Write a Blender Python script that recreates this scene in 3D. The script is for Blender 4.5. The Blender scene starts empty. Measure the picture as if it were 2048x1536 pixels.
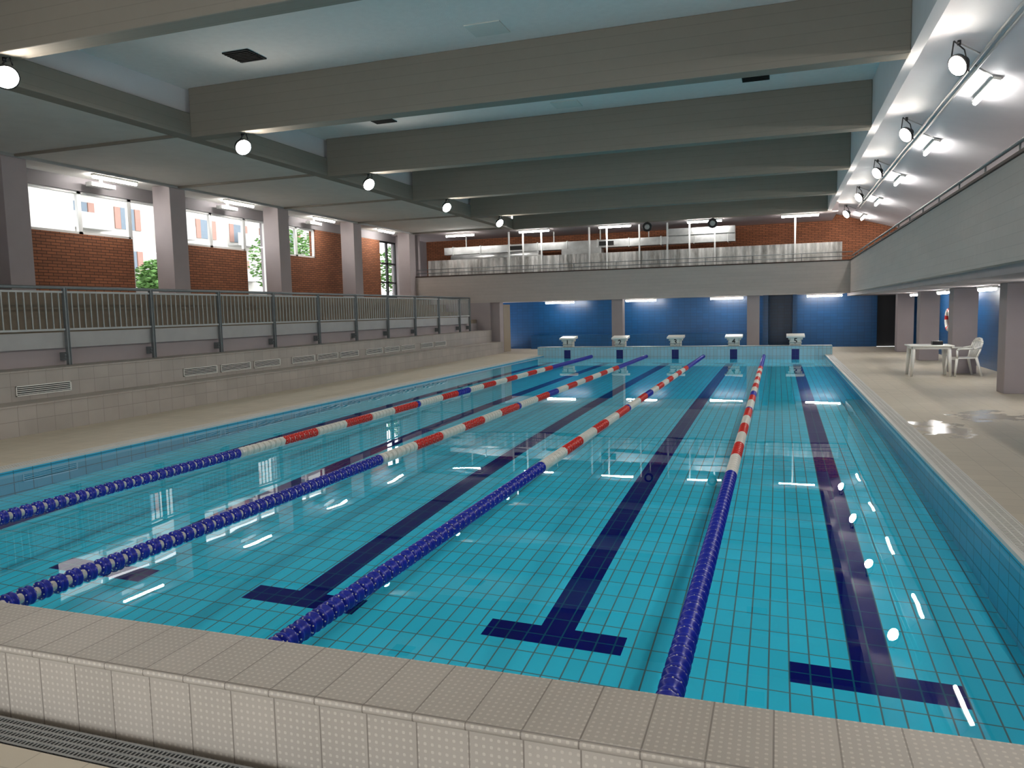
import bpy, bmesh, math, random
from mathutils import Vector, Matrix
random.seed(4)
S=bpy.context.scene
COL=S.collection
S.view_settings.view_transform='Standard'

# ------------------------------------------------------------------ materials
def lin(c):
    r=[]
    for v in c:
        v=v/255.0
        r.append(v/12.92 if v<=0.04045 else ((v+0.055)/1.055)**2.4)
    return (r[0],r[1],r[2],1.0)

class NT:
    def __init__(s,name):
        s.m=bpy.data.materials.new(name); s.m.use_nodes=True
        s.t=s.m.node_tree; s.n=s.t.nodes; s.l=s.t.links
        s.n.clear()
        s.out=s.n.new('ShaderNodeOutputMaterial')
        s.b=s.n.new('ShaderNodeBsdfPrincipled')
        s.l.new(s.b.outputs[0],s.out.inputs[0])
    def put(s,v,sock):
        if isinstance(v,(int,float)): sock.default_value=v
        elif isinstance(v,(tuple,list)): sock.default_value=v
        else: s.l.new(v,sock)
    def math(s,op,a,b=0.0,c=0.0):
        n=s.n.new('ShaderNodeMath'); n.operation=op
        s.put(a,n.inputs[0]); s.put(b,n.inputs[1]); s.put(c,n.inputs[2])
        return n.outputs[0]
    def mix(s,f,a,b,mode='MIX'):
        n=s.n.new('ShaderNodeMix'); n.data_type='RGBA'; n.blend_type=mode
        s.put(f,n.inputs[0]); s.put(a,n.inputs[6]); s.put(b,n.inputs[7])
        return n.outputs[2]
    def pos(s):
        g=s.n.new('ShaderNodeNewGeometry'); x=s.n.new('ShaderNodeSeparateXYZ')
        s.l.new(g.outputs['Position'],x.inputs[0]); return g,x
    def noise(s,scale,detail=3,vec=None,rough=0.5):
        n=s.n.new('ShaderNodeTexNoise'); n.inputs['Scale'].default_value=scale
        n.inputs['Detail'].default_value=detail; n.inputs['Roughness'].default_value=rough
        if vec is None:
            g=s.n.new('ShaderNodeNewGeometry'); vec=g.outputs['Position']
        s.l.new(vec,n.inputs['Vector']); return n.outputs['Fac']
    def bump(s,h,strength,dist=0.01):
        n=s.n.new('ShaderNodeBump'); n.inputs['Strength'].default_value=strength
        n.inputs['Distance'].default_value=dist; s.l.new(h,n.inputs['Height'])
        s.l.new(n.outputs[0],s.b.inputs['Normal'])
    def boxuv(s):
        g,x=s.pos()
        nn=s.n.new('ShaderNodeSeparateXYZ'); s.l.new(g.outputs['True Normal'],nn.inputs[0])
        az=s.math('GREATER_THAN',s.math('ABSOLUTE',nn.outputs[2]),0.6)
        ax=s.math('GREATER_THAN',s.math('ABSOLUTE',nn.outputs[0]),0.6)
        X,Y,Z=x.outputs
        def sel(f,a,b):
            return s.math('ADD',s.math('MULTIPLY',f,a),s.math('MULTIPLY',s.math('SUBTRACT',1.0,f),b))
        u=sel(ax,Y,X)
        v=sel(az,Y,Z)
        c=s.n.new('ShaderNodeCombineXYZ'); s.l.new(u,c.inputs[0]); s.l.new(v,c.inputs[1])
        return c.outputs[0],u,v

def plain(name,col,rough=0.6,metal=0.0,var=0.12,nscale=3.0,bump=0.0,bscale=40,spec=0.5):
    t=NT(name); c=lin(col)
    f=t.noise(nscale,5)
    dark=tuple(v*(1-var*2) for v in c[:3])+(1,)
    lite=tuple(min(1,v*(1+var)) for v in c[:3])+(1,)
    t.put(t.mix(f,dark,lite),t.b.inputs['Base Color'])
    t.b.inputs['Roughness'].default_value=rough; t.b.inputs['Metallic'].default_value=metal
    t.b.inputs['Specular IOR Level'].default_value=spec
    if bump>0: t.bump(t.noise(bscale,4),bump)
    return t.m

def tile(name,col,mortar,w,h,msize=0.004,rough=0.35,var=0.06,offset=0.0,stain=0.1,bump=0.3,studs=0.0,shift=(0,0)):
    t=NT(name); vec,u,v=t.boxuv()
    if shift!=(0,0):
        a=t.n.new('ShaderNodeVectorMath'); a.operation='ADD'; t.l.new(vec,a.inputs[0]); a.inputs[1].default_value=(shift[0],shift[1],0); vec=a.outputs[0]
    b=t.n.new('ShaderNodeTexBrick'); b.offset=offset; b.squash=1.0
    t.l.new(vec,b.inputs['Vector'])
    c=lin(col)
    b.inputs['Color1'].default_value=tuple(x*(1-var) for x in c[:3])+(1,)
    b.inputs['Color2'].default_value=tuple(min(1,x*(1+var)) for x in c[:3])+(1,)
    b.inputs['Mortar'].default_value=lin(mortar)
    b.inputs['Scale'].default_value=1.0; b.inputs['Mortar Size'].default_value=msize
    b.inputs['Mortar Smooth'].default_value=0.1; b.inputs['Bias'].default_value=0.0
    b.inputs['Brick Width'].default_value=w; b.inputs['Row Height'].default_value=h
    f=t.noise(2.2,5)
    k=t.mix(t.math('MULTIPLY',f,stain*2),b.outputs['Color'],tuple(x*0.55 for x in c[:3])+(1,))
    t.put(k,t.b.inputs['Base Color']); t.b.inputs['Roughness'].default_value=rough
    hgt=t.math('SUBTRACT',1.0,b.outputs['Fac'])
    if studs>0:
        p=2*math.pi/studs
        s1=t.math('SINE',t.math('MULTIPLY',u,p)); s2=t.math('SINE',t.math('MULTIPLY',v,p))
        st=t.math('GREATER_THAN',t.math('MULTIPLY',t.math('MAXIMUM',s1,0.0),t.math('MAXIMUM',s2,0.0)),0.25)
        hgt=t.math('ADD',hgt,t.math('MULTIPLY',st,1.0))
        k2=t.mix(t.math('MULTIPLY',st,0.5),k,tuple(min(1,x*1.45) for x in c[:3])+(1,))
        k2=t.mix(t.math('MULTIPLY',b.outputs['Fac'],0.9),k2,lin(mortar))
        t.put(k2,t.b.inputs['Base Color'])
    t.bump(hgt,bump,0.004)
    return t.m

def emis(name,col,strength):
    t=NT(name); t.n.remove(t.b)
    e=t.n.new('ShaderNodeEmission'); e.inputs[0].default_value=lin(col); e.inputs[1].default_value=strength
    t.l.new(e.outputs[0],t.out.inputs[0]); return t.m

def board(name,col,rough=0.75,pitch=0.11,var=0.12):
    t=NT(name); vec,u,v=t.boxuv(); c=lin(col)
    ph=t.math('FRACT',t.math('DIVIDE',v,pitch))
    groove=t.math('LESS_THAN',ph,0.07)
    row=t.math('FLOOR',t.math('DIVIDE',v,pitch))
    cc=t.n.new('ShaderNodeCombineXYZ'); t.l.new(t.math('MULTIPLY',u,0.5),cc.inputs[0]); t.l.new(t.math('MULTIPLY',row,3.1),cc.inputs[1])
    f=t.noise(1.4,5,cc.outputs[0]); f2=t.noise(7,5)
    base=t.mix(f,tuple(x*(1-2*var) for x in c[:3])+(1,),tuple(min(1,x*(1+var)) for x in c[:3])+(1,))
    base=t.mix(t.math('MULTIPLY',f2,0.25),base,tuple(x*0.6 for x in c[:3])+(1,))
    base=t.mix(t.math('MULTIPLY',groove,0.2),base,tuple(x*0.4 for x in c[:3])+(1,))
    t.put(base,t.b.inputs['Base Color']); t.b.inputs['Roughness'].default_value=rough
    t.bump(t.math('SUBTRACT',f2,groove),0.25,0.01)
    return t.m

M={}
M['ceil']=plain('ceiling_plaster',(234,228,224),0.9,var=0.04,nscale=9,bump=0.35,bscale=60)
M['ceilw']=plain('white_plaster',(220,218,220),0.65,var=0.03,bump=0.2,bscale=50)
M['soffit']=plain('grey_soffit_plaster',(218,216,210),0.9,var=0.06,bump=0.3,bscale=60)
M['beam']=board('dark_painted_concrete',(142,135,124),0.8,0.16,0.04)
M['mauve']=plain('mauve_grey_paint',(166,156,156),0.75,var=0.06,nscale=2)
M['mauvedark']=plain('dark_mauve_paint',(138,132,134),0.8,var=0.06)
M['parapet']=board('board_formed_concrete',(190,181,174),0.75,0.13,0.08)
M['brown']=plain('dark_brown_cap',(60,36,28),0.6,var=0.1)
M['brick']=tile('red_brick',(142,88,58),(58,38,28),0.25,0.07,0.008,0.9,0.18,0.5,0.15,0.8)
M['blue']=tile('blue_wall_tile',(12,76,126),(8,44,82),0.25,0.125,0.004,0.3,0.08,0.0,0.15,0.2)
M['benchtile']=tile('grey_bench_tile',(178,170,161),(138,132,123),0.31,0.24,0.004,0.5,0.07,0.0,0.32,0.3,shift=(0,0.2))
M['coping']=tile('studded_coping_tile',(166,159,149),(118,111,103),0.20,0.40,0.003,0.5,0.05,0.0,0.24,0.7,studs=0.028,shift=(0,0.08))
M['plaincoping']=tile('pale_nosing_tile',(170,178,180),(140,146,148),0.245,0.3,0.004,0.4,0.04,0.0,0.15,0.3)
M['white']=plain('white_plastic',(232,230,222),0.35,var=0.03)
M['whitetile']=plain('white_grate_plastic',(205,203,196),0.45,var=0.05)
M['dark']=plain('dark_void',(30,29,28),0.9)
M['darkmetal']=plain('galvanised_dark_steel',(120,126,128),0.45,0.4,var=0.1,nscale=12)
M['bar']=plain('galvanised_bar_steel',(160,164,162),0.45,0.3,var=0.06,nscale=12)
M['steel']=plain('brushed_steel',(165,168,168),0.35,0.8,var=0.08,nscale=14)
M['silver']=plain('aluminium_foil_duct',(200,202,200),0.3,0.7,var=0.2,nscale=4,bump=0.5,bscale=8)
M['galv']=plain('galvanised_kick_plate',(160,160,158),0.5,0.3,var=0.08)
M['frame']=plain('white_window_frame',(215,215,212),0.4,var=0.02)
M['frameb']=plain('black_window_frame',(30,32,34),0.4,var=0.02)
M['bleach']=plain('brown_concrete_step',(132,120,104),0.85,var=0.06,nscale=1.5)
M['conduit']=plain('grey_conduit',(175,175,172),0.5,var=0.05)
M['blockw']=tile('starting_block_tile',(222,218,206),(150,148,140),0.12,0.09,0.004,0.4,0.03)
M['black']=plain('black_plastic',(20,20,22),0.4,var=0.05)
M['red']=plain('red_float_plastic',(215,40,28),0.35,var=0.04)
M['fblue']=plain('blue_float_plastic',(18,38,165),0.3,var=0.08)
M['fwhite']=plain('white_float_plastic',(230,226,216),0.4,var=0.04)
M['leaf']=plain('green_leaves',(92,136,66),0.7,var=0.3,nscale=6)
M['bark']=plain('tree_bark',(90,70,52),0.9,var=0.2)
M['bwall']=plain('pale_facade_render',(190,188,182),0.9,var=0.03)
M['bpink']=plain('pinkish_shutter',(165,128,116),0.7,var=0.05)
M['asphalt']=plain('pale_asphalt',(130,130,126),0.9,var=0.1)
M['bglass']=plain('blueish_window_glass',(110,126,140),0.5,var=0.1)
M['tube']=emis('tube_light',(255,252,248),88)
M['flood']=emis('flood_lens_light',(255,246,234),220)
M['door']=plain('beige_door_paint',(150,138,118),0.6,var=0.05)

# deck floor with wet puddle
def deckmat():
    t=NT('beige_deck_tile'); vec,u,v=t.boxuv(); g,x=t.pos()
    b=t.n.new('ShaderNodeTexBrick'); b.offset=0.0; t.l.new(vec,b.inputs['Vector'])
    c=lin((194,184,165))
    b.inputs['Color1'].default_value=tuple(k*0.96 for k in c[:3])+(1,); b.inputs['Color2'].default_value=tuple(k*1.03 for k in c[:3])+(1,)
    b.inputs['Mortar'].default_value=tuple(k*0.72 for k in c[:3])+(1,)
    b.inputs['Scale'].default_value=1; b.inputs['Mortar Size'].default_value=0.003; b.inputs['Brick Width'].default_value=0.25; b.inputs['Row Height'].default_value=0.25
    n1=t.noise(1.1,5)
    k=t.mix(t.math('MULTIPLY',n1,0.2),b.outputs['Color'],tuple(q*0.55 for q in c[:3])+(1,))
    def blob(cx,cy,rx,ry):
        dx=t.math('DIVIDE',t.math('SUBTRACT',x.outputs[0],cx),rx); dy=t.math('DIVIDE',t.math('SUBTRACT',x.outputs[1],cy),ry)
        return t.math('ADD',t.math('MULTIPLY',dx,dx),t.math('MULTIPLY',dy,dy))
    r=t.math('MINIMUM',blob(2.1,11.6,0.35,0.75),blob(3.0,13.0,0.7,0.6))
    wet=t.math('GREATER_THAN',t.math('SUBTRACT',t.noise(3.2,4),t.math('MULTIPLY',r,0.15)),0.40)
    k=t.mix(t.math('MULTIPLY',wet,0.25),k,tuple(q*0.5 for q in c[:3])+(1,))
    t.put(k,t.b.inputs['Base Color'])
    t.put(t.math('SUBTRACT',0.62,t.math('MULTIPLY',wet,0.44)),t.b.inputs['Roughness'])
    t.b.inputs['Specular IOR Level'].default_value=0.35
    return t.m
M['deck']=deckmat()

# pool basin tiles with navy lane markings
LANES=[-7.56,-5.55,-3.51,-1.47,0.59]
def poolmat(name,floor=True):
    t=NT(name); vec,u,v=t.boxuv(); g,x=t.pos()
    b=t.n.new('ShaderNodeTexBrick'); b.offset=0.0
    mp=t.n.new('ShaderNodeVectorMath'); mp.operation='ADD'; mp.inputs[1].default_value=(0.035,0.0,0); t.l.new(vec,mp.inputs[0]); t.l.new(mp.outputs[0],b.inputs['Vector'])
    c=lin((58,206,238)) if floor else lin((160,204,218))
    b.inputs['Color1'].default_value=tuple(k*0.94 for k in c[:3])+(1,); b.inputs['Color2'].default_value=tuple(min(0.98,k*1.05) for k in c[:3])+(1,)
    b.inputs['Mortar'].default_value=(0.5,0.5,0.5,1)
    b.inputs['Scale'].default_value=1; b.inputs['Mortar Size'].default_value=0.006; b.inputs['Brick Width'].default_value=0.125; b.inputs['Row Height'].default_value=0.25
    b.inputs['Mortar Smooth'].default_value=0.2
    X,Y,Z=x.outputs
    m=None
    for lx in LANES:
        d=t.math('ABSOLUTE',t.math('SUBTRACT',X,lx))
        if floor:
            line=t.math('MULTIPLY',t.math('LESS_THAN',d,0.125),t.math('MULTIPLY',t.math('GREATER_THAN',Y,4.875),t.math('LESS_THAN',Y,26.2)))
            t1=t.math('MULTIPLY',t.math('LESS_THAN',d,0.5),t.math('LESS_THAN',t.math('ABSOLUTE',t.math('SUBTRACT',Y,5.0)),0.125))
            t2=t.math('MULTIPLY',t.math('LESS_THAN',d,0.5),t.math('LESS_THAN',t.math('ABSOLUTE',t.math('SUBTRACT',Y,26.1)),0.125))
            r=t.math('MAXIMUM',line,t.math('MAXIMUM',t1,t2))
        else:
            r=t.math('MULTIPLY',t.math('LESS_THAN',d,0.125),t.math('LESS_THAN',Z,0.24))
        m=r if m is None else t.math('MAXIMUM',m,r)
    k=t.mix(m,b.outputs['Color'],lin((8,14,104)))
    k=t.mix(t.math('MULTIPLY',b.outputs['Fac'],0.8 if floor else 0.35),k,lin((14,98,116)))
    t.put(k,t.b.inputs['Base Color']); t.b.inputs['Roughness'].default_value=0.5
    if floor: t.b.inputs['Specular IOR Level'].default_value=0.0
    return t.m
M['poolfloor']=poolmat('cyan_pool_floor_tile',True)
M['poolwall']=poolmat('cyan_pool_wall_tile',False)
M['poolside']=tile('cyan_pool_side_tile',(46,172,208),(26,114,136),0.25,0.125,0.006,0.4,0.05,0.0,0.05,0.1)

def thinglass(name,ior,tint,bump=False):
    t=NT(name); t.n.remove(t.b)
    tr=t.n.new('ShaderNodeBsdfTransparent'); tr.inputs[0].default_value=tint
    gl=t.n.new('ShaderNodeBsdfGlossy'); gl.inputs['Roughness'].default_value=0.0; gl.inputs[0].default_value=(1,1,1,1)
    fr=t.n.new('ShaderNodeFresnel')
    g,x=t.pos()
    # thin sheet: same reflectance from both sides
    io=t.math('ADD',ior,t.math('MULTIPLY',g.outputs['Backfacing'],1.0/ior-ior)); t.l.new(io,fr.inputs['IOR'])
    if bump:
        n1=t.noise(0.8,1,g.outputs['Position']); n2=t.noise(3.5,0,g.outputs['Position'])
        h=t.math('ADD',n1,t.math('MULTIPLY',n2,0.12))
        bp=t.n.new('ShaderNodeBump'); bp.inputs['Strength'].default_value=1.0; bp.inputs['Distance'].default_value=0.002
        t.l.new(h,bp.inputs['Height']); t.l.new(bp.outputs[0],gl.inputs['Normal'])
    mx=t.n.new('ShaderNodeMixShader'); t.l.new(fr.outputs[0],mx.inputs[0]); t.l.new(tr.outputs[0],mx.inputs[1]); t.l.new(gl.outputs[0],mx.inputs[2])
    t.l.new(mx.outputs[0],t.out.inputs[0]); return t.m
M['water']=thinglass('clear_pool_water',1.24,(0.92,0.99,0.998,1),True)
M['glass']=thinglass('window_glass',1.3,(1,1,1,1))
def panelmat():
    t=NT('sheet_painted_rib_shading'); g,x=t.pos()
    s=t.math('SINE',t.math('MULTIPLY',x.outputs[0],40.0))
    cc=t.n.new('ShaderNodeCombineXYZ'); t.l.new(t.math('MULTIPLY',x.outputs[0],1.6),cc.inputs[0]); t.l.new(t.math('MULTIPLY',x.outputs[2],0.4),cc.inputs[2])
    f=t.noise(1.6,5,cc.outputs[0],0.7)
    f=t.math('MULTIPLY',t.math('SUBTRACT',f,0.3),2.4)
    k=t.mix(t.math('MULTIPLY',t.math('ADD',s,1.0),0.15),lin((235,234,230)),lin((140,139,134)))  # vertical rib shading painted into the sheet colour as light and dark bands
    n=t.n.new('ShaderNodeClamp'); t.l.new(f,n.inputs[0])
    k=t.mix(n.outputs[0],lin((110,108,102)),k)
    t.put(k,t.b.inputs['Base Color']); t.b.inputs['Roughness'].default_value=0.3; t.b.inputs['Metallic'].default_value=0.3
    return t.m
M['panel']=panelmat()

# ------------------------------------------------------------------ geometry helpers
def setinfo(o,label=None,cat=None,kind=None,group=None):
    if label: o['label']=label
    if cat: o['category']=cat
    if kind: o['kind']=kind
    if group: o['group']=group
def finish(bm,name,mats,parent=None,smooth=False,bevel=0):
    me=bpy.data.meshes.new(name); 
    bmesh.ops.recalc_face_normals(bm,faces=bm.faces[:])
    if smooth:
        for f in bm.faces: f.smooth=True
    bm.to_mesh(me); bm.free()
    if not isinstance(mats,(list,tuple)): mats=[mats]
    for m in mats: me.materials.append(m)
    o=bpy.data.objects.new(name,me); COL.objects.link(o)
    if parent: o.parent=parent
    if bevel:
        md=o.modifiers.new('bevel','BEVEL'); md.width=bevel; md.segments=2; md.limit_method='ANGLE'
    return o
def addbox(bm,x0,x1,y0,y1,z0,z1,mi=0):
    v=[bm.verts.new((x,y,z)) for x in (x0,x1) for y in (y0,y1) for z in (z0,z1)]
    fs=[(0,1,3,2),(4,6,7,5),(0,4,5,1),(2,3,7,6),(0,2,6,4),(1,5,7,3)]
    for f in fs:
        fc=bm.faces.new([v[i] for i in f]); fc.material_index=mi
def box(name,b,mat,parent=None,bevel=0):
    bm=bmesh.new(); addbox(bm,*b); return finish(bm,name,mat,parent,bevel=bevel)
def boxes(name,lst,mats,parent=None,bevel=0):
    bm=bmesh.new()
    for b in lst: addbox(bm,*b)
    return finish(bm,name,mats,parent,bevel=bevel)
def addcyl(bm,p0,p1,r,r2=None,seg=12,mi=0,caps=True):
    p0=Vector(p0); p1=Vector(p1); d=(p1-p0); L=d.length; d.normalize()
    if r2 is None: r2=r
    q=Vector((0,0,1)).rotation_difference(d)
    a=[];b=[]
    for i in range(seg):
        an=2*math.pi*i/seg; c=Vector((math.cos(an),math.sin(an),0))
        a.append(bm.verts.new(p0+q@(c*r))); b.append(bm.verts.new(p1+q@(c*r2)))
    for i in range(seg):
        j=(i+1)%seg; f=bm.faces.new((a[i],a[j],b[j],b[i])); f.material_index=mi; f.smooth=True
    if caps:
        f=bm.faces.new(a[::-1]); f.material_index=mi; f=bm.faces.new(b); f.material_index=mi
def addpath(bm,pts,r,seg=10,mi=0):
    for a,b in zip(pts[:-1],pts[1:]): addcyl(bm,a,b,r,seg=seg,mi=mi)
def addlathe(bm,prof,seg,axis='Z',off=(0,0,0),mi=0):
    rings=[]
    for (h,r) in prof:
        ring=[]
        for i in range(seg):
            an=2*math.pi*i/seg; a=math.cos(an)*r; b=math.sin(an)*r
            p=(a,b,h) if axis=='Z' else ((a,h,b) if axis=='Y' else (h,a,b))
            ring.append(bm.verts.new((p[0]+off[0],p[1]+off[1],p[2]+off[2])))
        rings.append(ring)
    for r0,r1 in zip(rings[:-1],rings[1:]):
        for i in range(seg):
            j=(i+1)%seg; f=bm.faces.new((r0[i],r0[j],r1[j],r1[i])); f.material_index=mi; f.smooth=True
    f=bm.faces.new(rings[0][::-1]); f.material_index=mi; f=bm.faces.new(rings[-1]); f.material_index=mi
def empty(name,loc=(0,0,0),rot=None):
    e=bpy.data.objects.new(name,None); e.location=loc; e.empty_display_size=0.1
    if rot: e.rotation_euler=rot
    COL.objects.link(e); return e
def copytree(root,loc,rot=None):
    n=root.copy(); n.location=loc
    if rot: n.rotation_euler=rot
    COL.objects.link(n)
    def rec(src,dst):
        for c in list(src.children):
            k=c.copy(); COL.objects.link(k); k.parent=dst; rec(c,k)
    rec(root,n)
    return n
def struct(o): o['kind']='structure'; return o

# ------------------------------------------------------------------ constants
PX0,PX1=-8.5,1.53      # pool inner sides
PY0,PY1=2.69,28.30     # pool inner ends
DZ=0.05                # deck level
BY=[7.15+4.5*i for i in range(6)]   # beams
NEAR=-3.0; FAR=33.4; RW=5.0; LW=-15.7

# ------------------------------------------------------------------ floor
struct(boxes('floor',[(-11.9,PX0-0.24,NEAR,FAR,-0.4,DZ),(PX1+0.24,RW,NEAR,FAR,-0.4,DZ),
   (PX0-0.24,PX1+0.24,NEAR,2.12,-0.4,DZ),(PX0-0.24,PX1+0.24,28.72,FAR,-0.4,DZ),(PX0-0.24,PX1+0.24,2.12,2.32,-0.4,DZ-0.04)],M['deck']))

# ------------------------------------------------------------------ swimming pool
pool=empty('swimming_pool',(0,0,0)); setinfo(pool,'rectangular indoor lap pool with turquoise tiles and navy lane lines','swimming pool')
bm=bmesh.new(); NXs,NYs=24,80
def depth(x,y):
    f=0.10+0.62*math.exp(-(y-2.7)/5.6)
    return f*(1+0.055*(x+2.0))
grid=[[bm.verts.new((PX0+(PX1-PX0)*i/NXs,PY0+(PY1-PY0)*j/NYs,-depth(PX0+(PX1-PX0)*i/NXs,PY0+(PY1-PY0)*j/NYs))) for i in range(NXs+1)] for j in range(NYs+1)]
for j in range(NYs):
    for i in range(NXs):
        f=bm.faces.new((grid[j][i],grid[j][i+1],grid[j+1][i+1],grid[j+1][i])); f.smooth=True
finish(bm,'basin_floor',M['poolfloor'],pool)
boxes('basin_wall',[(PX0-0.04,PX0,PY0,PY1,-1.0,DZ-0.028),(PX1,PX1+0.04,PY0,PY1,-1.0,DZ-0.028)],M['poolside'],pool)
def endwall(name,y0,y1,inner):
    w=boxes(name,[(PX0-0.24,PX1+0.24,y0,y1,-1.0,0.335)],M['poolwall'] if inner=='far' else M['coping'],pool)
    return w
endwall('end_wall',2.34,2.69,'near')
endwall('end_wall',28.30,28.70,'far')
bm=bmesh.new()
addbox(bm,PX0-0.24,PX1+0.24,2.31,2.70,0.335,0.35)
addcyl(bm,(PX0-0.24,2.325,0.335),(PX1+0.24,2.325,0.335),0.017,seg=12)
o=finish(bm,'coping',M['coping'],pool); setinfo(o,'studded anti-slip beige coping tiles')
o=box('coping',(PX0-0.24,PX1+0.24,28.285,28.72,0.335,0.36),M['plaincoping'],pool,bevel=0.008)
bm=bmesh.new(); vs=[bm.verts.new(p) for p in ((PX0,PY0,0),(PX1,PY0,0),(PX1,PY1,0),(PX0,PY1,0))]; bm.faces.new(vs)
finish(bm,'water_surface',M['water'],pool)
for (a,b,inn) in ((PX1,PX1+0.24,1),(PX0-0.24,PX0,-1)):
    bm=bmesh.new()
    if inn==1: addbox(bm,a+0.042,b,PY0,PY1,-0.1,DZ-0.03,1)
    else: addbox(bm,a,b-0.042,PY0,PY1,-0.1,DZ-0.03,1)
    e0=a if inn==1 else b-0.035
    addbox(bm,e0,e0+0.035,PY0,PY1,DZ-0.028,DZ+0.004,0)
    e1=b-0.012 if inn==1 else a
    addbox(bm,e1,e1+0.012,PY0,PY1,DZ-0.03,DZ+0.002,0)
    g0=a+0.04 if inn==1 else a+0.014; g1=b-0.014 if inn==1 else b-0.04
    for k in range(4):
        xx=g0+(g1-g0-0.012)*k/3; addbox(bm,xx,xx+0.012,PY0,PY1,DZ-0.02,DZ,0)
    y=PY0+0.01
    while y<PY1-0.03:
        addbox(bm,g0,g1,y,y+0.019,DZ-0.02,DZ-0.001,0); y+=0.034
    o=finish(bm,'overflow_grate',[M['whitetile'],M['dark']],pool); setinfo(o,'white ribbed plastic overflow grate')

# near floor drain grate
dg=empty('drain_grate',(0,0,0)); setinfo(dg,'long stainless steel slotted floor drain beside tiled pool wall','drain')
bm=bmesh.new()
for y in (2.13,2.165,2.20,2.235,2.27): addbox(bm,PX0-0.2,PX1+0.2,y,y+0.012,DZ-0.03,DZ,0)
x=PX0-0.2
while x<PX1+0.18:
    addbox(bm,x,x+0.008,2.13,2.28,DZ-0.028,DZ-0.001,0); x+=0.02
finish(bm,'grate',M['steel'],dg)
box('channel',(PX0-0.2,PX1+0.2,2.12,2.29,DZ-0.039,DZ-0.03),M['dark'],dg)

# ------------------------------------------------------------------ lane ropes
def discprof(hw,R):
    return [(-hw,0.026),(-hw+0.004,R*0.84),(-hw+0.012,R),(-hw+0.022,R*0.96),(-hw+0.027,R*0.74),(0,R*0.70),(hw-0.027,R*0.74),(hw-0.022,R*0.96),(hw-0.012,R),(hw-0.004,R*0.84),(hw,0.026)]
def floatmesh(hw,R,mat,name):
    bm=bmesh.new(); addlathe(bm,discprof(hw,R),22,'Y')
    for i in range(8):
        an=2*math.pi*i/8
        for s in (-1,1):
            c=Vector((math.cos(an)*R*0.86,s*(hw-0.001),math.sin(an)*R*0.86))
            addcyl(bm,c,c+Vector((0,s*0.003,0)),0.005,seg=6,mi=1)
    me=bpy.data.meshes.new(name); bmesh.ops.recalc_face_normals(bm,faces=bm.faces[:]); bm.to_mesh(me); bm.free()
    me.materials.append(mat); me.materials.append(M['fwhite']); return me
def colour(y):
    if y<8.2: return 'fblue'
    if y<13.3: return ['fwhite','red'][int((y-8.2)/0.85)%2]
    if y<13.5: return 'fblue'
    if y<14.5: return 'fwhite'
    if y<15.3: return 'red'
    if y<16.0: return 'fblue'
    if y<22.8: return ['fwhite','red'][int((y-16.0)/0.85)%2]
    return 'fblue'
ROPES=[(-6.60,0.036),(-4.54,0.036),(-2.50,0.046),(-0.445,0.054)]
for ri,(rx,hw) in enumerate(ROPES):
    R=0.063; pitch=0.118
    rope=empty('lane_rope',(rx,PY0,0.005))
    setinfo(rope,'floating lane rope with blue ends and red and white discs','lane rope',group='lane ropes across the pool')
    mm={c:floatmesh(hw,R,M[c],'float_disc') for c in ('fblue','red','fwhite')}
    bm=bmesh.new(); L=PY1-PY0
    addcyl(bm,(0,0.0,0),(0,L,0),0.032 if ri<2 else (0.026 if ri==2 else 0.014),seg=10)
    finish(bm,'cable',M['fwhite'],rope)
    n=int((L-0.12)/pitch); y=0.09
    bm=bmesh.new()
    for i in range(n):
        yy=y+i*pitch; c=colour(PY0+yy)
        if i<100:
            o=bpy.data.objects.new('float_disc',mm[c]); COL.objects.link(o); o.parent=rope; o.location=(0,yy,0); o.rotation_euler=(0,random.random()*6,0)
            o['label']={'fblue':'blue plastic float disc','red':'red plastic float disc','fwhite':'white plastic float disc'}[c]
        else:
            addlathe(bm,discprof(hw,R),14,'Y',(0,yy,0),{'fblue':0,'red':1,'fwhite':2}[c])
    o=finish(bm,'float_disc',[M['fblue'],M['red'],M['fwhite']],rope); o['kind']='stuff'; o['label']='row of distant blue, red and white float discs'

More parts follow.
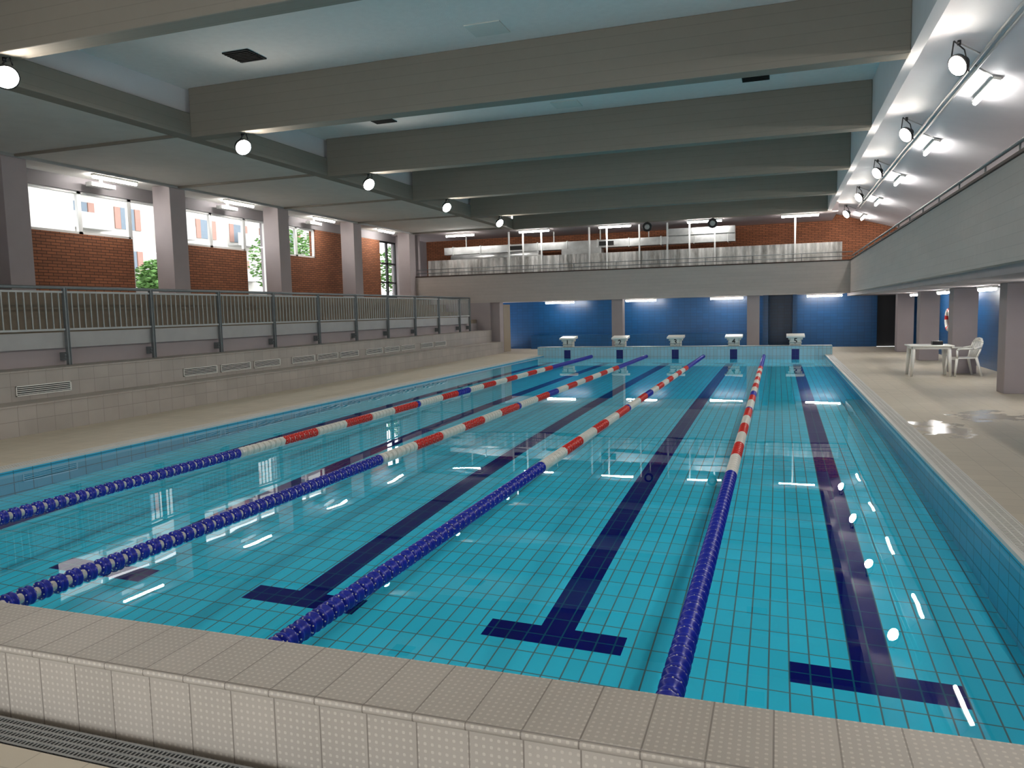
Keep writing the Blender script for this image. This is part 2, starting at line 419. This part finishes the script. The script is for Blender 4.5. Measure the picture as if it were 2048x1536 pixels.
# ------------------------------------------------------------------ starting blocks
for i,lx in enumerate(LANES):
    bl=empty('starting_block',(lx,28.52,0.36))
    setinfo(bl,'white tiled starting block marked %d on the raised pool end'%(i+1),'starting block',group='starting blocks along the pool end')
    bm=bmesh.new()
    addbox(bm,-0.19,0.19,-0.15,0.17,0.0,0.24); addbox(bm,-0.235,0.235,-0.17,0.19,0.20,0.27)
    finish(bm,'pedestal',M['blockw'],bl,bevel=0.006)
    bm=bmesh.new(); v=[]
    for x in (-0.30,0.30):
        for (yy,z) in ((-0.27,0.27),(0.27,0.31),(0.27,0.40),(-0.27,0.335)): v.append(bm.verts.new((x,yy,z)))
    for f in ((0,1,2,3),(7,6,5,4),(0,4,5,1),(1,5,6,2),(2,6,7,3),(3,7,4,0)): bm.faces.new([v[k] for k in f])
    finish(bm,'platform',M['white'],bl,bevel=0.01)
    bm=bmesh.new(); addpath(bm,[(-0.2,-0.15,0.1),(-0.2,-0.22,0.1),(0.2,-0.22,0.1),(0.2,-0.15,0.1)],0.012)
    finish(bm,'grab_rail',M['steel'],bl)
    box('number_plate',(-0.15,0.15,-0.185,-0.17,0.05,0.255),M['white'],bl)
    cu=bpy.data.curves.new('number','FONT'); cu.body=str(i+1); cu.size=0.25; cu.align_x='CENTER'; cu.align_y='CENTER'; cu.extrude=0.003; cu.offset=0.006
    to=bpy.data.objects.new('tmp',cu); COL.objects.link(to); bpy.context.view_layer.update()
    me=bpy.data.meshes.new_from_object(to.evaluated_get(bpy.context.evaluated_depsgraph_get())); bpy.data.objects.remove(to)
    me.materials.clear(); me.materials.append(M['black']); me.name='number'
    o=bpy.data.objects.new('number',me); COL.objects.link(o); o.parent=bl; o.location=(0,-0.19,0.155); o.rotation_euler=(math.pi/2,0,0); o['label']='black numeral %d'%(i+1)

# ------------------------------------------------------------------ left benches
bn=empty('stepped_bench',(0,0,0)); setinfo(bn,'two-tier grey tiled bench steps running along the pool deck','bench')
boxes('tier',[(-11.9,-10.75,NEAR,29.98,DZ,0.49)],M['benchtile'],bn)
boxes('tier',[(-11.9,-11.25,NEAR,29.98,0.49,0.97)],M['benchtile'],bn)
boxes('seat_edge',[(-11.9,-10.735,NEAR,29.98,0.49,0.52)],M['benchtile'],bn,bevel=0.006)
boxes('seat_edge',[(-11.9,-11.235,NEAR,29.98,0.97,1.0)],M['benchtile'],bn,bevel=0.006)
def grille(y0,y1):
    bm=bmesh.new(); x=-11.25
    z0,z1=0.60,0.76
    addbox(bm,x,x+0.004,y0,y1,z0,z1,1)
    addbox(bm,x,x+0.018,y0,y1,z0,z0+0.015); addbox(bm,x,x+0.018,y0,y1,z1-0.015,z1)
    addbox(bm,x,x+0.018,y0,y0+0.015,z0,z1); addbox(bm,x,x+0.018,y1-0.015,y1,z0,z1)
    for k in range(4): 
        z=z0+0.026+k*0.03; addbox(bm,x,x+0.014,y0,y1,z,z+0.012)
    o=finish(bm,'vent_grille',[M['white'],M['dark']],bn); o['label']='white slatted vent grille'
grille(8.75,9.75)
for y0 in (12.35,13.45,14.55,16.0,17.1,18.2,19.6,20.7,21.8,23.2,24.3): grille(y0,y0+0.98)

tr=empty('spectator_terrace',(0,0,0)); setinfo(tr,'raised concrete spectator terrace with brown seating steps','terrace')
boxes('terrace_wall',[(-12.3,-11.9,NEAR,29.98,0.0,1.3)],M['mauve'],tr)
boxes('seating_step',[(-12.6,-11.9,NEAR,29.98,1.3,1.45),(-13.3,-12.6,NEAR,29.98,1.3,1.80),(-14.0,-13.3,NEAR,29.98,1.3,2.10),(-15.5,-14.0,NEAR,29.98,1.3,2.38)],M['bleach'],tr)
rl=empty('guard_railing',(0,0,0)); setinfo(rl,'grey galvanised steel guard railing with vertical bars along the terrace','railing')
RX=-11.75
box('kick_plate',(RX-0.15,RX-0.03,NEAR,28.9,1.30,1.57),M['galv'],rl)
posts=[10.2+1.957*k for k in range(-4,10)]+[28.85]
for y in posts:
    bm=bmesh.new()
    addbox(bm,RX-0.03,RX+0.03,y-0.04,y+0.0,1.0,2.34); addbox(bm,RX-0.015,RX+0.045,y+0.0,y+0.012,1.0,2.34)
    addbox(bm,RX-0.15,RX-0.03,y-0.06,y+0.06,1.08,1.22)
    for z in (1.12,1.18): addcyl(bm,(RX-0.03,y-0.07,z),(RX+0.0,y-0.07,z),0.015,seg=8)
    finish(bm,'post',M['darkmetal'],rl)
bm=bmesh.new(); addcyl(bm,(RX,NEAR,2.34),(RX,28.85,2.34),0.028,seg=12); addcyl(bm,(RX,28.85,2.34),(-14.6,28.85,2.34),0.028,seg=12)
finish(bm,'handrail',M['darkmetal'],rl)
for a,b in zip(posts[:-1],posts[1:]):
    if b<3: continue
    bm=bmesh.new()
    addbox(bm,RX-0.012,RX+0.012,a+0.02,b-0.05,1.60,1.635); addbox(bm,RX-0.012,RX+0.012,a+0.02,b-0.05,2.25,2.285)
    n=max(2,int((b-a)/0.125))
    for k in range(1,n):
        y=a+(b-a)*k/n; addbox(bm,RX-0.008,RX+0.008,y-0.009,y+0.009,1.63,2.26)
    finish(bm,'railing_panel',M['bar'],rl)
bm=bmesh.new()
for k in range(25):
    x=-11.85-k*0.11; addcyl(bm,(x,28.85,1.5),(x,28.85,2.34),0.008,seg=6)
finish(bm,'railing_panel',M['bar'],rl)

# ------------------------------------------------------------------ left wall & windows
W=[]; zt,zb=4.83,3.82
def wp(y0,y1,z0,z1,mi=0): W.append((LW-0.25,LW,y0,y1,z0,z1,mi))
wp(NEAR,12.8,0,5.4); wp(12.8,34,zt,5.4); wp(12.8,34,0,2.45)
wp(12.8,15.75,2.45,zb,1); wp(16.9,17.3,2.45,zt); wp(17.3,20.25,2.45,zb,1); wp(21.3,21.8,2.45,zt)
wp(21.8,24.1,2.45,zb,1); wp(24.1,28.85,2.45,zt,1); wp(30.3,34,2.45,zt)
struct(boxes('wall_left',W,[M['mauvedark'],M['brick']]))
# unseen wall behind the viewer, added to cut daylight fill; open gap below
struct(boxes('wall_near_fill_block',[(LW-0.25,RW+0.2,NEAR-0.2,NEAR,2.5,6.1),(LW-0.25,-9.0,NEAR-0.2,NEAR,0,2.5),(2.5,RW+0.2,NEAR-0.2,NEAR,0,2.5)],M['ceilw']))
wn=[0]
def window(y0,y1,z0,z1,mull=(),trans=(),fm='frame',fw=0.06):
    wn[0]+=1
    bm=bmesh.new(); X0,X1=LW-0.12,LW-0.04
    addbox(bm,X0,X1,y0,y0+fw,z0,z1); addbox(bm,X0,X1,y1-fw,y1,z0,z1); addbox(bm,X0,X1,y0,y1,z0,z0+fw); addbox(bm,X0,X1,y0,y1,z1-fw,z1)
    for m in mull: addbox(bm,X0,X1,m-fw*0.9,m+fw*0.9,z0,z1)
    for q in trans: addbox(bm,X0,X1,y0,y1,q-fw/2,q+fw/2)
    w=struct(finish(bm,'window_%d'%wn[0],M[fm]))
    bm=bmesh.new(); xx=LW-0.08
    bm.faces.new([bm.verts.new(p) for p in ((xx,y0+0.02,z0+0.02),(xx,y1-0.02,z0+0.02),(xx,y1-0.02,z1-0.02),(xx,y0+0.02,z1-0.02))])
    finish(bm,'glass_pane',M['glass'],w)
window(12.8,15.75,zb,zt,(14.25,)); window(15.75,16.9,2.45,zt)
window(17.3,20.25,zb,zt,(18.75,)); window(20.25,21.3,2.45,zt)
window(21.8,24.1,zb,zt,(23.0,)); window(28.85,30.3,2.45,zt,(29.55,),(3.1,3.9),'frameb',0.07)
for i,y in enumerate([BY[1],BY[2],BY[3],BY[4],BY[5]]):
    o=box('column',(-15.2,-14.65,y-0.15,y+0.40,2.38,5.15),M['mauve'],bevel=0.01)
    setinfo(o,'square mauve-grey painted column between terrace windows','column',group='columns along the window side')
for i,y in enumerate([BY[1]-0.05,BY[2]-0.05,BY[3]-0.05,BY[4]-0.05,BY[5]-0.1]):
    o=box('column',(3.91,4.43,y,y+0.5,DZ,2.06),M['mauve'],bevel=0.01)
    setinfo(o,'square mauve-grey column carrying the side gallery','column',group='columns under the side gallery')
for x in (-11.15,-6.0,-0.87):
    o=box('column',(x-0.22,x+0.22,30.16,30.6,DZ,2.16),M['mauve'],bevel=0.01)
    setinfo(o,'square mauve-grey column under the end gallery','column',group='columns under the end gallery')

# ------------------------------------------------------------------ ceiling & beams
BX0,BX1=-10.1,1.63; ZB,ZC=5.03,5.90
struct(box('ceiling',(BX0-0.25,BX1+0.2,NEAR,29.8,ZC,ZC+0.2),M['ceil']))
struct(boxes('ceiling.001',[(LW-0.2,BX0-0.3,NEAR,34,5.15,5.4)],M['soffit']))
struct(boxes('ceiling.002',[(BX0-0.3,2.0,29.95,34,5.06,5.4),(LW,BX0,29.95,34,5.10,5.15)],M['mauve']))
bm=bmesh.new()
def sl(x): return 5.45-0.30*(x-1.65)
v=[bm.verts.new(p) for p in ((1.75,NEAR,sl(1.75)),(5.3,NEAR,sl(5.3)),(5.3,34,sl(5.3)),(1.75,34,sl(1.75)),(1.75,NEAR,sl(1.75)+0.5),(5.3,NEAR,sl(5.3)+0.5),(5.3,34,sl(5.3)+0.5),(1.75,34,sl(1.75)+0.5))]
for f in ((0,1,2,3),(4,7,6,5),(0,4,5,1),(1,5,6,2),(2,6,7,3),(3,7,4,0)): bm.faces.new([v[k] for k in f])
struct(finish(bm,'ceiling.003',M['ceilw']))
struct(box('trim_1',(BX0-0.25,BX0-0.1,NEAR,29.8,5.45,ZC),M['ceilw']))
struct(box('trim_2',(BX1,BX1+0.14,NEAR,29.9,5.06,ZC),M['ceilw']))
for y in [-1.85,2.65]+BY:
    o=box('ceiling_beam',(BX0,BX1,y,y+0.30,ZB,ZC),M['beam'],bevel=0.015)
    setinfo(o,'deep dark grey concrete beam spanning the ceiling','beam',group='ceiling beams over the pool')
o=box('edge_beam',(BX0-0.3,BX0,NEAR,29.95,5.05,5.46),M['beam'],bevel=0.01); setinfo(o,'long dark grey concrete edge beam joining the ceiling beams','beam')
for i,y in enumerate(BY[1:]):
    struct(box('trim_%d'%(i+3),(-14.8,BX0-0.3,y+0.1,y+0.16,5.10,5.15),M['beam']))
o=boxes('cable_conduit',[(-14.64,-14.60,NEAR,30,5.09,5.15)],M['conduit']); setinfo(o,'thin grey cable conduit along the soffit above the columns','conduit')

def cgrille(x,y):
    bm=bmesh.new(); addbox(bm,x-0.24,x+0.24,y-0.24,y+0.24,ZC-0.02,ZC)
    for k in range(7): addbox(bm,x-0.22,x+0.22,y-0.2+k*0.06,y-0.18+k*0.06,ZC-0.035,ZC-0.02)
    o=finish(bm,'ceiling_vent',M['dark']); setinfo(o,'dark square slatted vent in the ceiling','vent',group='dark ceiling vents')
for y in (10.6,15.1,19.6): cgrille(-8.05,y); cgrille(-0.42,y)
for y in (6.6,11.0,15.5,20.0):
    o=box('ceiling_hatch',(-4.35,-3.8,y-0.25,y+0.25,ZC-0.015,ZC),M['soffit'],bevel=0.004); setinfo(o,'pale beige square hatch panel in the ceiling','hatch',group='ceiling hatches')

# ------------------------------------------------------------------ galleries
ga=empty('gallery',(0,0,0)); setinfo(ga,'L-shaped raised gallery with board-formed concrete parapet','gallery')
boxes('slab',[(-14.65,2.43,30.15,FAR,2.16,2.36),(2.6,RW,NEAR,FAR,2.06,2.36)],M['mauve'],ga)
o=box('parapet',(-14.65,2.43,30.0,30.15,2.14,3.29),M['parapet'],ga)
o=box('parapet',(2.43,2.60,NEAR,30.15,2.17,3.29),M['parapet'],ga)
boxes('parapet_cap',[(-14.65,2.43,29.97,30.18,3.29,3.33),(2.40,2.63,NEAR,30.18,3.29,3.33)],M['brown'],ga,bevel=0.005)
bm=bmesh.new()
addcyl(bm,(2.5,NEAR,3.48),(2.5,30.05,3.48),0.022); y=-2
while y<30: addcyl(bm,(2.5,y,3.33),(2.5,y,3.48),0.012,seg=8); y+=1.5
for z in (3.45,3.60): addcyl(bm,(-14.6,30.05,z),(2.5,30.05,z),0.014)
x=-14.5
while x<2.4: addcyl(bm,(x,30.05,3.33),(x,30.05,3.60),0.012,seg=8); x+=1.7
finish(bm,'handrail',M['darkmetal'],ga)

sc=empty('gallery_screen',(0,0,0)); setinfo(sc,'silvery ribbed sheet screen on white posts behind the gallery parapet','screen')
bm=bmesh.new(); xs=[-14.4+0.05*k for k in range(int(16.6/0.05)+1)]
r0=[];r1=[]
for k,x in enumerate(xs):
    yy=30.75+0.012*math.sin(x*2*math.pi/0.35)
    r0.append(bm.verts.new((x,yy,2.36))); r1.append(bm.verts.new((x,yy,4.02+(0.0))))
for k in range(len(xs)-1): bm.faces.new((r0[k],r0[k+1],r1[k+1],r1[k]))
finish(bm,'ribbed_sheet',M['panel'],sc)
for x in (-10.64,-10.02,-9.22,-7.21,-6.49,-5.19,-4.1,-3.25,-2.3,0.58):
    box('post',(x-0.03,x+0.03,30.66,30.72,2.36,5.06),M['frame'],sc)
dc=empty('ventilation_duct',(0,0,0)); setinfo(dc,'shiny foil-wrapped ventilation ducts running along the brick wall','duct')
bm=bmesh.new()
addbox(bm,-14.0,-1.6,31.6,32.1,4.30,4.62); addbox(bm,-8.6,-6.9,31.5,32.1,4.05,4.3); addbox(bm,-4.2,-1.6,31.5,32.0,4.62,4.9)
x=-13.6
while x<-1.8:
    addbox(bm,x,x+0.05,31.57,32.13,4.27,4.65); x+=1.3
finish(bm,'duct_run',M['silver'],dc,bevel=0.01)
bm=bmesh.new(); addcyl(bm,(-13.5,31.3,4.1),(-9.5,31.3,4.1),0.16,seg=18); addcyl(bm,(-9.5,31.3,4.1),(-9.5,31.3,2.4),0.16,seg=18)
finish(bm,'round_duct',M['silver'],dc)
for x in (-10.9,-7.0): box('outlet_grille',(x,x+0.6,31.56,31.6,4.38,4.55),M['dark'],dc)
for x in (-13,-11,-9,-7,-5): box('support_bracket',(x,x+0.04,31.7,31.75,4.6,5.06),M['conduit'],dc)

# ------------------------------------------------------------------ far and right walls
struct(boxes('wall_far',[(-15.9,3.70,FAR,FAR+0.2,0,2.2),(3.70,4.45,FAR,FAR+0.2,2.12,2.2),(4.45,5.2,FAR,FAR+0.2,0,2.2),(-0.55,-0.35,31.5,FAR,DZ,2.16),(0.55,0.7,32.3,FAR,DZ,2.16)],M['blue']))
struct(boxes('wall_far.001',[(-15.9,5.2,FAR,FAR+0.2,2.2,5.6)],M['brick']))
struct(box('dark_doorway_panel',(3.70,4.45,FAR+0.15,FAR+0.2,DZ,2.12),M['black']))  # black panel stands in for the darkness inside the open doorway
struct(boxes('wall_far.002',[(-15.7,-11.3,30.0,30.15,0,2.14),(-15.7,-14.65,30.3,30.5,2.14,5.15)],M['mauve']))
struct(box('door_2',(-11.0,-10.94,30.65,31.5,DZ,2.05),M['door']))
struct(box('wall_right',(RW,RW+0.2,NEAR,FAR,0,2.2),M['blue']))
struct(box('wall_right.001',(RW,RW+0.2,NEAR,FAR,2.2,5.0),M['ceilw']))
o=box('wall_ledge',(-10.5,-1.1,33.0,FAR,DZ,0.66),M['blue'],bevel=0.01); setinfo(o,'blue tiled ledge bench along the blue wall','bench')

# ------------------------------------------------------------------ lamps
def tubelamp(L=1.3,axis='X'):
    e=empty('fluorescent_lamp'); 
    bm=bmesh.new(); 
    if axis=='X': addbox(bm,-L/2,L/2,-0.05,0.05,-0.045,0.0)
    else: addbox(bm,-0.05,0.05,-L/2,L/2,-0.045,0.0)
    finish(bm,'housing',M['white'],e)
    bm=bmesh.new()
    if axis=='X': addcyl(bm,(-L/2+0.02,0,-0.07),(L/2-0.02,0,-0.07),0.035,seg=12)
    else: addcyl(bm,(0,-L/2+0.02,-0.07),(0,L/2-0.02,-0.07),0.035,seg=12)
    finish(bm,'tube',M['tube'],e)
    return e
LX=tubelamp(1.3,'X'); LY=tubelamp(1.3,'Y')
def place(src,locs,label,group,rot=None):
    for i,l in enumerate(locs):
        n=copytree(src,l,rot); n.name='fluorescent_lamp'
        setinfo(n,label,'lamp',group=group)
place(LX,[(x,30.35,5.055) for x in (-12.7,-9.43,-6.1,-2.66,0.73)],'lit white fluorescent tube lamp above the end gallery','tube lamps above the end gallery')
place(LX,[(x,32.2,2.155) for x in (-8.9,-5.4,-1.95,1.7)],'lit white fluorescent tube lamp under the gallery by the blue wall','tube lamps under the end gallery')
place(LY,[(4.1,13.9+4.5*k,2.055) for k in range(0,4)],'lit white fluorescent tube lamp under the side gallery','tube lamps under the side gallery')
place(LY,[(-15.0,14.65+4.5*k,5.15) for k in range(0,4)],'lit white fluorescent tube lamp above the terrace windows','tube lamps above the windows')
place(LY,[(3.02,14.0+4.5*k,sl(3.02)-0.02) for k in range(-3,5)],'lit white fluorescent tube lamp on the sloping white ceiling','tube lamps on the sloping ceiling',rot=(0,math.atan(0.30),0))
for r in (LX,LY):
    for c in list(r.children): bpy.data.objects.remove(c)
    bpy.data.objects.remove(r)
def flood(loc,aim,mount,grp,label):
    e=empty('floodlight',loc); setinfo(e,label,'floodlight',group=grp)
    d=Vector(aim).normalized(); q=Vector((0,0,-1)).rotation_difference(d); mt=q.to_matrix().to_4x4()
    bm=bmesh.new(); addlathe(bm,[(0.12,0.03),(0.12,0.07),(0.05,0.09),(0.03,0.145),(-0.02,0.155),(-0.022,0.14)],28)
    for k in range(10):
        an=2*math.pi*k/10; c=Vector((math.cos(an),math.sin(an),0))
        addcyl(bm,c*0.05+Vector((0,0,0.08)),c*0.13+Vector((0,0,0.04)),0.008,seg=6)
    bmesh.ops.transform(bm,matrix=mt,verts=bm.verts[:]); finish(bm,'housing',M['black'],e)
    bm=bmesh.new(); addlathe(bm,[(-0.020,0.136),(-0.030,0.13),(-0.034,0.10)],28); bmesh.ops.transform(bm,matrix=mt,verts=bm.verts[:]); finish(bm,'lens',M['flood'],e)
    bm=bmesh.new(); side=(q@Vector((1,0,0))); up=Vector((0,0,mount)); b0=q@Vector((0,0,0.03))
    a=side*0.16; addpath(bm,[b0+a,up*0.8+a*0.6,up*0.8-a*0.6,b0-a],0.010,seg=8); addcyl(bm,up*0.8,up,0.025,seg=10)
    finish(bm,'bracket',M['black'],e)
for y in [-1.85,2.65]+BY[:5]:
    flood((-9.1,y+0.15,4.80),(0.85,-0.45,-0.62),0.23,'floodlights under the ceiling beams','round lit floodlight hanging under a concrete beam')
for k in range(-2,5):
    flood((2.28,12.15+4.5*k,4.93),(-0.75,-0.45,-0.50),sl(2.28)-4.93-0.008,'floodlights on the sloping ceiling','round lit floodlight on black bracket at the sloping ceiling')
bm=bmesh.new(); addcyl(bm,(2.62,NEAR,sl(2.62)-0.025),(2.62,30,sl(2.62)-0.025),0.02); addcyl(bm,(2.70,NEAR,sl(2.70)-0.025),(2.70,30,sl(2.70)-0.025),0.02)
for k in range(-1,5):
    y=13.0+4.5*k; addcyl(bm,(2.65,y,sl(2.65)-0.025),(3.0,y+0.4,sl(3.0)-0.025),0.012); addcyl(bm,(2.62,y-0.5,sl(2.62)-0.025),(2.3,y-0.8,sl(2.3)-0.025),0.010)
o=finish(bm,'cable_conduit',M['conduit']); setinfo(o,'pair of grey cable conduits along the sloping ceiling with branches','conduit')
for k in range(3):
    y=14.6+4.5*k
    o=boxes('emergency_light',[(-15.5,-15.3,y-0.35,y+0.35,4.93,5.03),(-15.42,-15.38,y-0.05,y+0.05,5.03,5.15)],M['conduit'],bevel=0.01); setinfo(o,'grey box light fixture hanging above the terrace windows','light fixture',group='grey box fixtures above the windows')
for x in (-4.7,-2.3):
    e=empty('loudspeaker',(x,29.6,4.82)); setinfo(e,'round black loudspeaker with grey cone hanging under the beam','loudspeaker',group='round loudspeakers')
    bm=bmesh.new(); addlathe(bm,[(0.1,0.08),(0.0,0.175),(-0.05,0.18),(-0.06,0.16)],24,'Y'); finish(bm,'housing',M['black'],e)
    bm=bmesh.new(); addlathe(bm,[(-0.061,0.10),(-0.068,0.08)],20,'Y'); finish(bm,'cone',M['conduit'],e)
    bm=bmesh.new(); addcyl(bm,(0,0.1,0.05),(0,0.1,0.21),0.015); finish(bm,'bracket',M['black'],e)

# ------------------------------------------------------------------ table, chair, case, life ring
tb=empty('plastic_table',(3.32,20.0,DZ)); setinfo(tb,'white square plastic garden table on the pool deck','table')
bm=bmesh.new(); addbox(bm,-0.46,0.46,-0.40,0.40,0.685,0.715); finish(bm,'table_top',M['white'],tb,bevel=0.014)
boxes('apron',[(-0.40,0.40,-0.36,-0.345,0.63,0.685),(-0.40,0.40,0.345,0.36,0.63,0.685),(-0.40,-0.385,-0.36,0.36,0.63,0.685),(0.385,0.40,-0.36,0.36,0.63,0.685)],M['white'],tb)
for sx in (-1,1):
    for sy in (-1,1):
        bm=bmesh.new(); addcyl(bm,(sx*0.40,sy*0.33,0),(sx*0.36,sy*0.31,0.685),0.028,0.05,seg=10); finish(bm,'leg',M['white'],tb)
o=box('equipment_case',(3.38,3.60,19.92,20.08,DZ+0.715,DZ+0.80),M['black'],bevel=0.01); setinfo(o,'small black case lying on the white table','case')

ch=empty('plastic_chair',(4.02,19.95,DZ)); setinfo(ch,'white monobloc plastic armchair with slatted back beside the table','chair')
ch.rotation_euler=(0,0,math.radians(12))
bm=bmesh.new(); addbox(bm,-0.24,0.20,-0.22,0.22,0.40,0.425); addbox(bm,-0.25,-0.22,-0.22,0.22,0.37,0.42); finish(bm,'seat',M['white'],ch,bevel=0.01)
bm=bmesh.new()
def bp(h,w):
    return Vector((0.20+0.13*(h-0.42)/0.43,w,h))
for k in range(-2,3): 
    w=k*0.075; addcyl(bm,bp(0.42,w*0.85),bp(0.80,w),0.014,seg=8)
for s in (-1,1): addpath(bm,[bp(0.42,s*0.2),bp(0.62,s*0.235),bp(0.76,s*0.22),bp(0.84,s*0.13),bp(0.855,0)],0.022,seg=10)
addpath(bm,[bp(0.79,-0.2),bp(0.81,0),bp(0.79,0.2)],0.022,seg=10)
finish(bm,'backrest',M['white'],ch)
for s in (-1,1):
    bm=bmesh.new(); addpath(bm,[(-0.24,s*0.26,0.42),(-0.25,s*0.27,0.60),(-0.20,s*0.275,0.635),(0.10,s*0.27,0.63),(0.27,s*0.235,0.66)],0.022,seg=10); finish(bm,'armrest',M['white'],ch)
    bm=bmesh.new(); addcyl(bm,(-0.28,s*0.26,0),(-0.235,s*0.24,0.44),0.022,0.032,seg=10); finish(bm,'leg',M['white'],ch)
    bm=bmesh.new(); addcyl(bm,(0.30,s*0.24,0),(0.19,s*0.20,0.43),0.022,0.032,seg=10); finish(bm,'leg',M['white'],ch)

lr=empty('life_ring',(4.93,26.6,1.2)); setinfo(lr,'red and white life ring hanging on the blue tiled wall','life ring')
bm=bmesh.new(); NA,NB=48,12
rg=[[bm.verts.new(((0.055*math.cos(2*math.pi*b/NB)),(0.29+0.065*math.sin(2*math.pi*b/NB))*math.cos(2*math.pi*a/NA),(0.29+0.065*math.sin(2*math.pi*b/NB))*math.sin(2*math.pi*a/NA))) for b in range(NB)] for a in range(NA)]
for a in range(NA):
    for b in range(NB):
        f=bm.faces.new((rg[a][b],rg[(a+1)%NA][b],rg[(a+1)%NA][(b+1)%NB],rg[a][(b+1)%NB])); f.smooth=True; f.material_index=1 if (a%12)<4 else 0
finish(bm,'ring',[M['fwhite'],M['red']],lr)
bm=bmesh.new(); addcyl(bm,(-0.01,0,0.28),(0.07,0,0.30),0.012); finish(bm,'hook',M['steel'],lr)

# ------------------------------------------------------------------ outside
o=box('ground',(-90,-16.2,-40,110,1.0,1.2),M['asphalt']); setinfo(o,'pale paved street ground outside the windows','ground')
def building(x,y0,y1,h,label):
    e=empty('apartment_building',(x,y0,1.2)); setinfo(e,label,'building')
    L=y1-y0
    box('facade',(-8,0,0,L,0,h),M['bwall'],e)
    nz=int(h//3); ny=int(L//4); g=[];sh=[];bal=[]
    for i in range(nz):
        for j in range(ny):
            yy=1.2+j*4; z=1.0+i*3
            g.append((0,0.04,yy,yy+1.2,z,z+1.5)); sh.append((0,0.08,yy-0.55,yy-0.05,z,z+1.5)); sh.append((0,0.08,yy+1.25,yy+1.75,z,z+1.5))
            if j%2==0: bal.append((0,1.1,yy-0.8,yy+2.2,z-0.35,z-0.2)); bal.append((1.05,1.1,yy-0.8,yy+2.2,z-0.2,z+0.7))
    boxes('window_pane',g,M['bglass'],e); boxes('shutter',sh,M['bpink'],e); boxes('balcony',bal,M['conduit'],e)
building(-38,8,34,18,'pale apartment building with balconies and pinkish shutters'); building(-44,38,70,15,'white apartment block with balconies beyond the street')
def tree(x,y,h,r):
    e=empty('tree',(x,y,1.2)); setinfo(e,'leafy green street tree outside the windows','tree',group='trees outside')
    bm=bmesh.new(); addcyl(bm,(0,0,0),(0.1,0,h*0.6),0.16,0.09); addcyl(bm,(0.08,0,h*0.45),(0.7,0.5,h*0.75),0.07,0.03); addcyl(bm,(0.08,0,h*0.45),(-0.6,-0.5,h*0.75),0.07,0.03); finish(bm,'trunk',M['bark'],e)
    bm=bmesh.new()
    for k in range(2600):
        p=Vector((random.gauss(0,1),random.gauss(0,1),random.gauss(0,1))).normalized()*r*(random.random()**0.35)
        p.z=p.z*0.9+h*0.72
        s=0.13; q=Matrix.Rotation(random.random()*6.3,4,'Z')@Matrix.Rotation(random.random()*3.1,4,'X')
        vs=[bm.verts.new(p+q@Vector(c)) for c in ((-s,0,0),(0,-s*0.5,0),(s,0,0),(0,s*0.5,0))]; bm.faces.new(vs)
    o=finish(bm,'foliage',M['leaf'],e); o['kind']='stuff'
tree(-24,21.0,3.0,1.3); tree(-24,25.6,2.8,1.2); tree(-27,38.5,5.2,2.2); tree(-22,43.5,4.5,1.9); tree(-30,22,5.2,1.7)

# ------------------------------------------------------------------ world
w=bpy.data.worlds.new('world'); S.world=w; w.use_nodes=True
bg=w.node_tree.nodes['Background']; bg.inputs[0].default_value=(0.97,0.985,1.0,1); bg.inputs[1].default_value=4.4

# ------------------------------------------------------------------ camera
dx=Vector((4450,-43,1536)).normalized(); dy=Vector((532,157,-1536)); dy=(dy-dx*dy.dot(dx)).normalized(); dz=dx.cross(dy)
cam=bpy.data.cameras.new('camera'); cam.sensor_width=36; cam.lens=27.0; cam.clip_end=300
co=bpy.data.objects.new('camera',cam); COL.objects.link(co)
m=Matrix((dx,dy,dz)).to_4x4(); m.translation=Vector((0,0,1.75)); co.matrix_world=m
S.camera=co
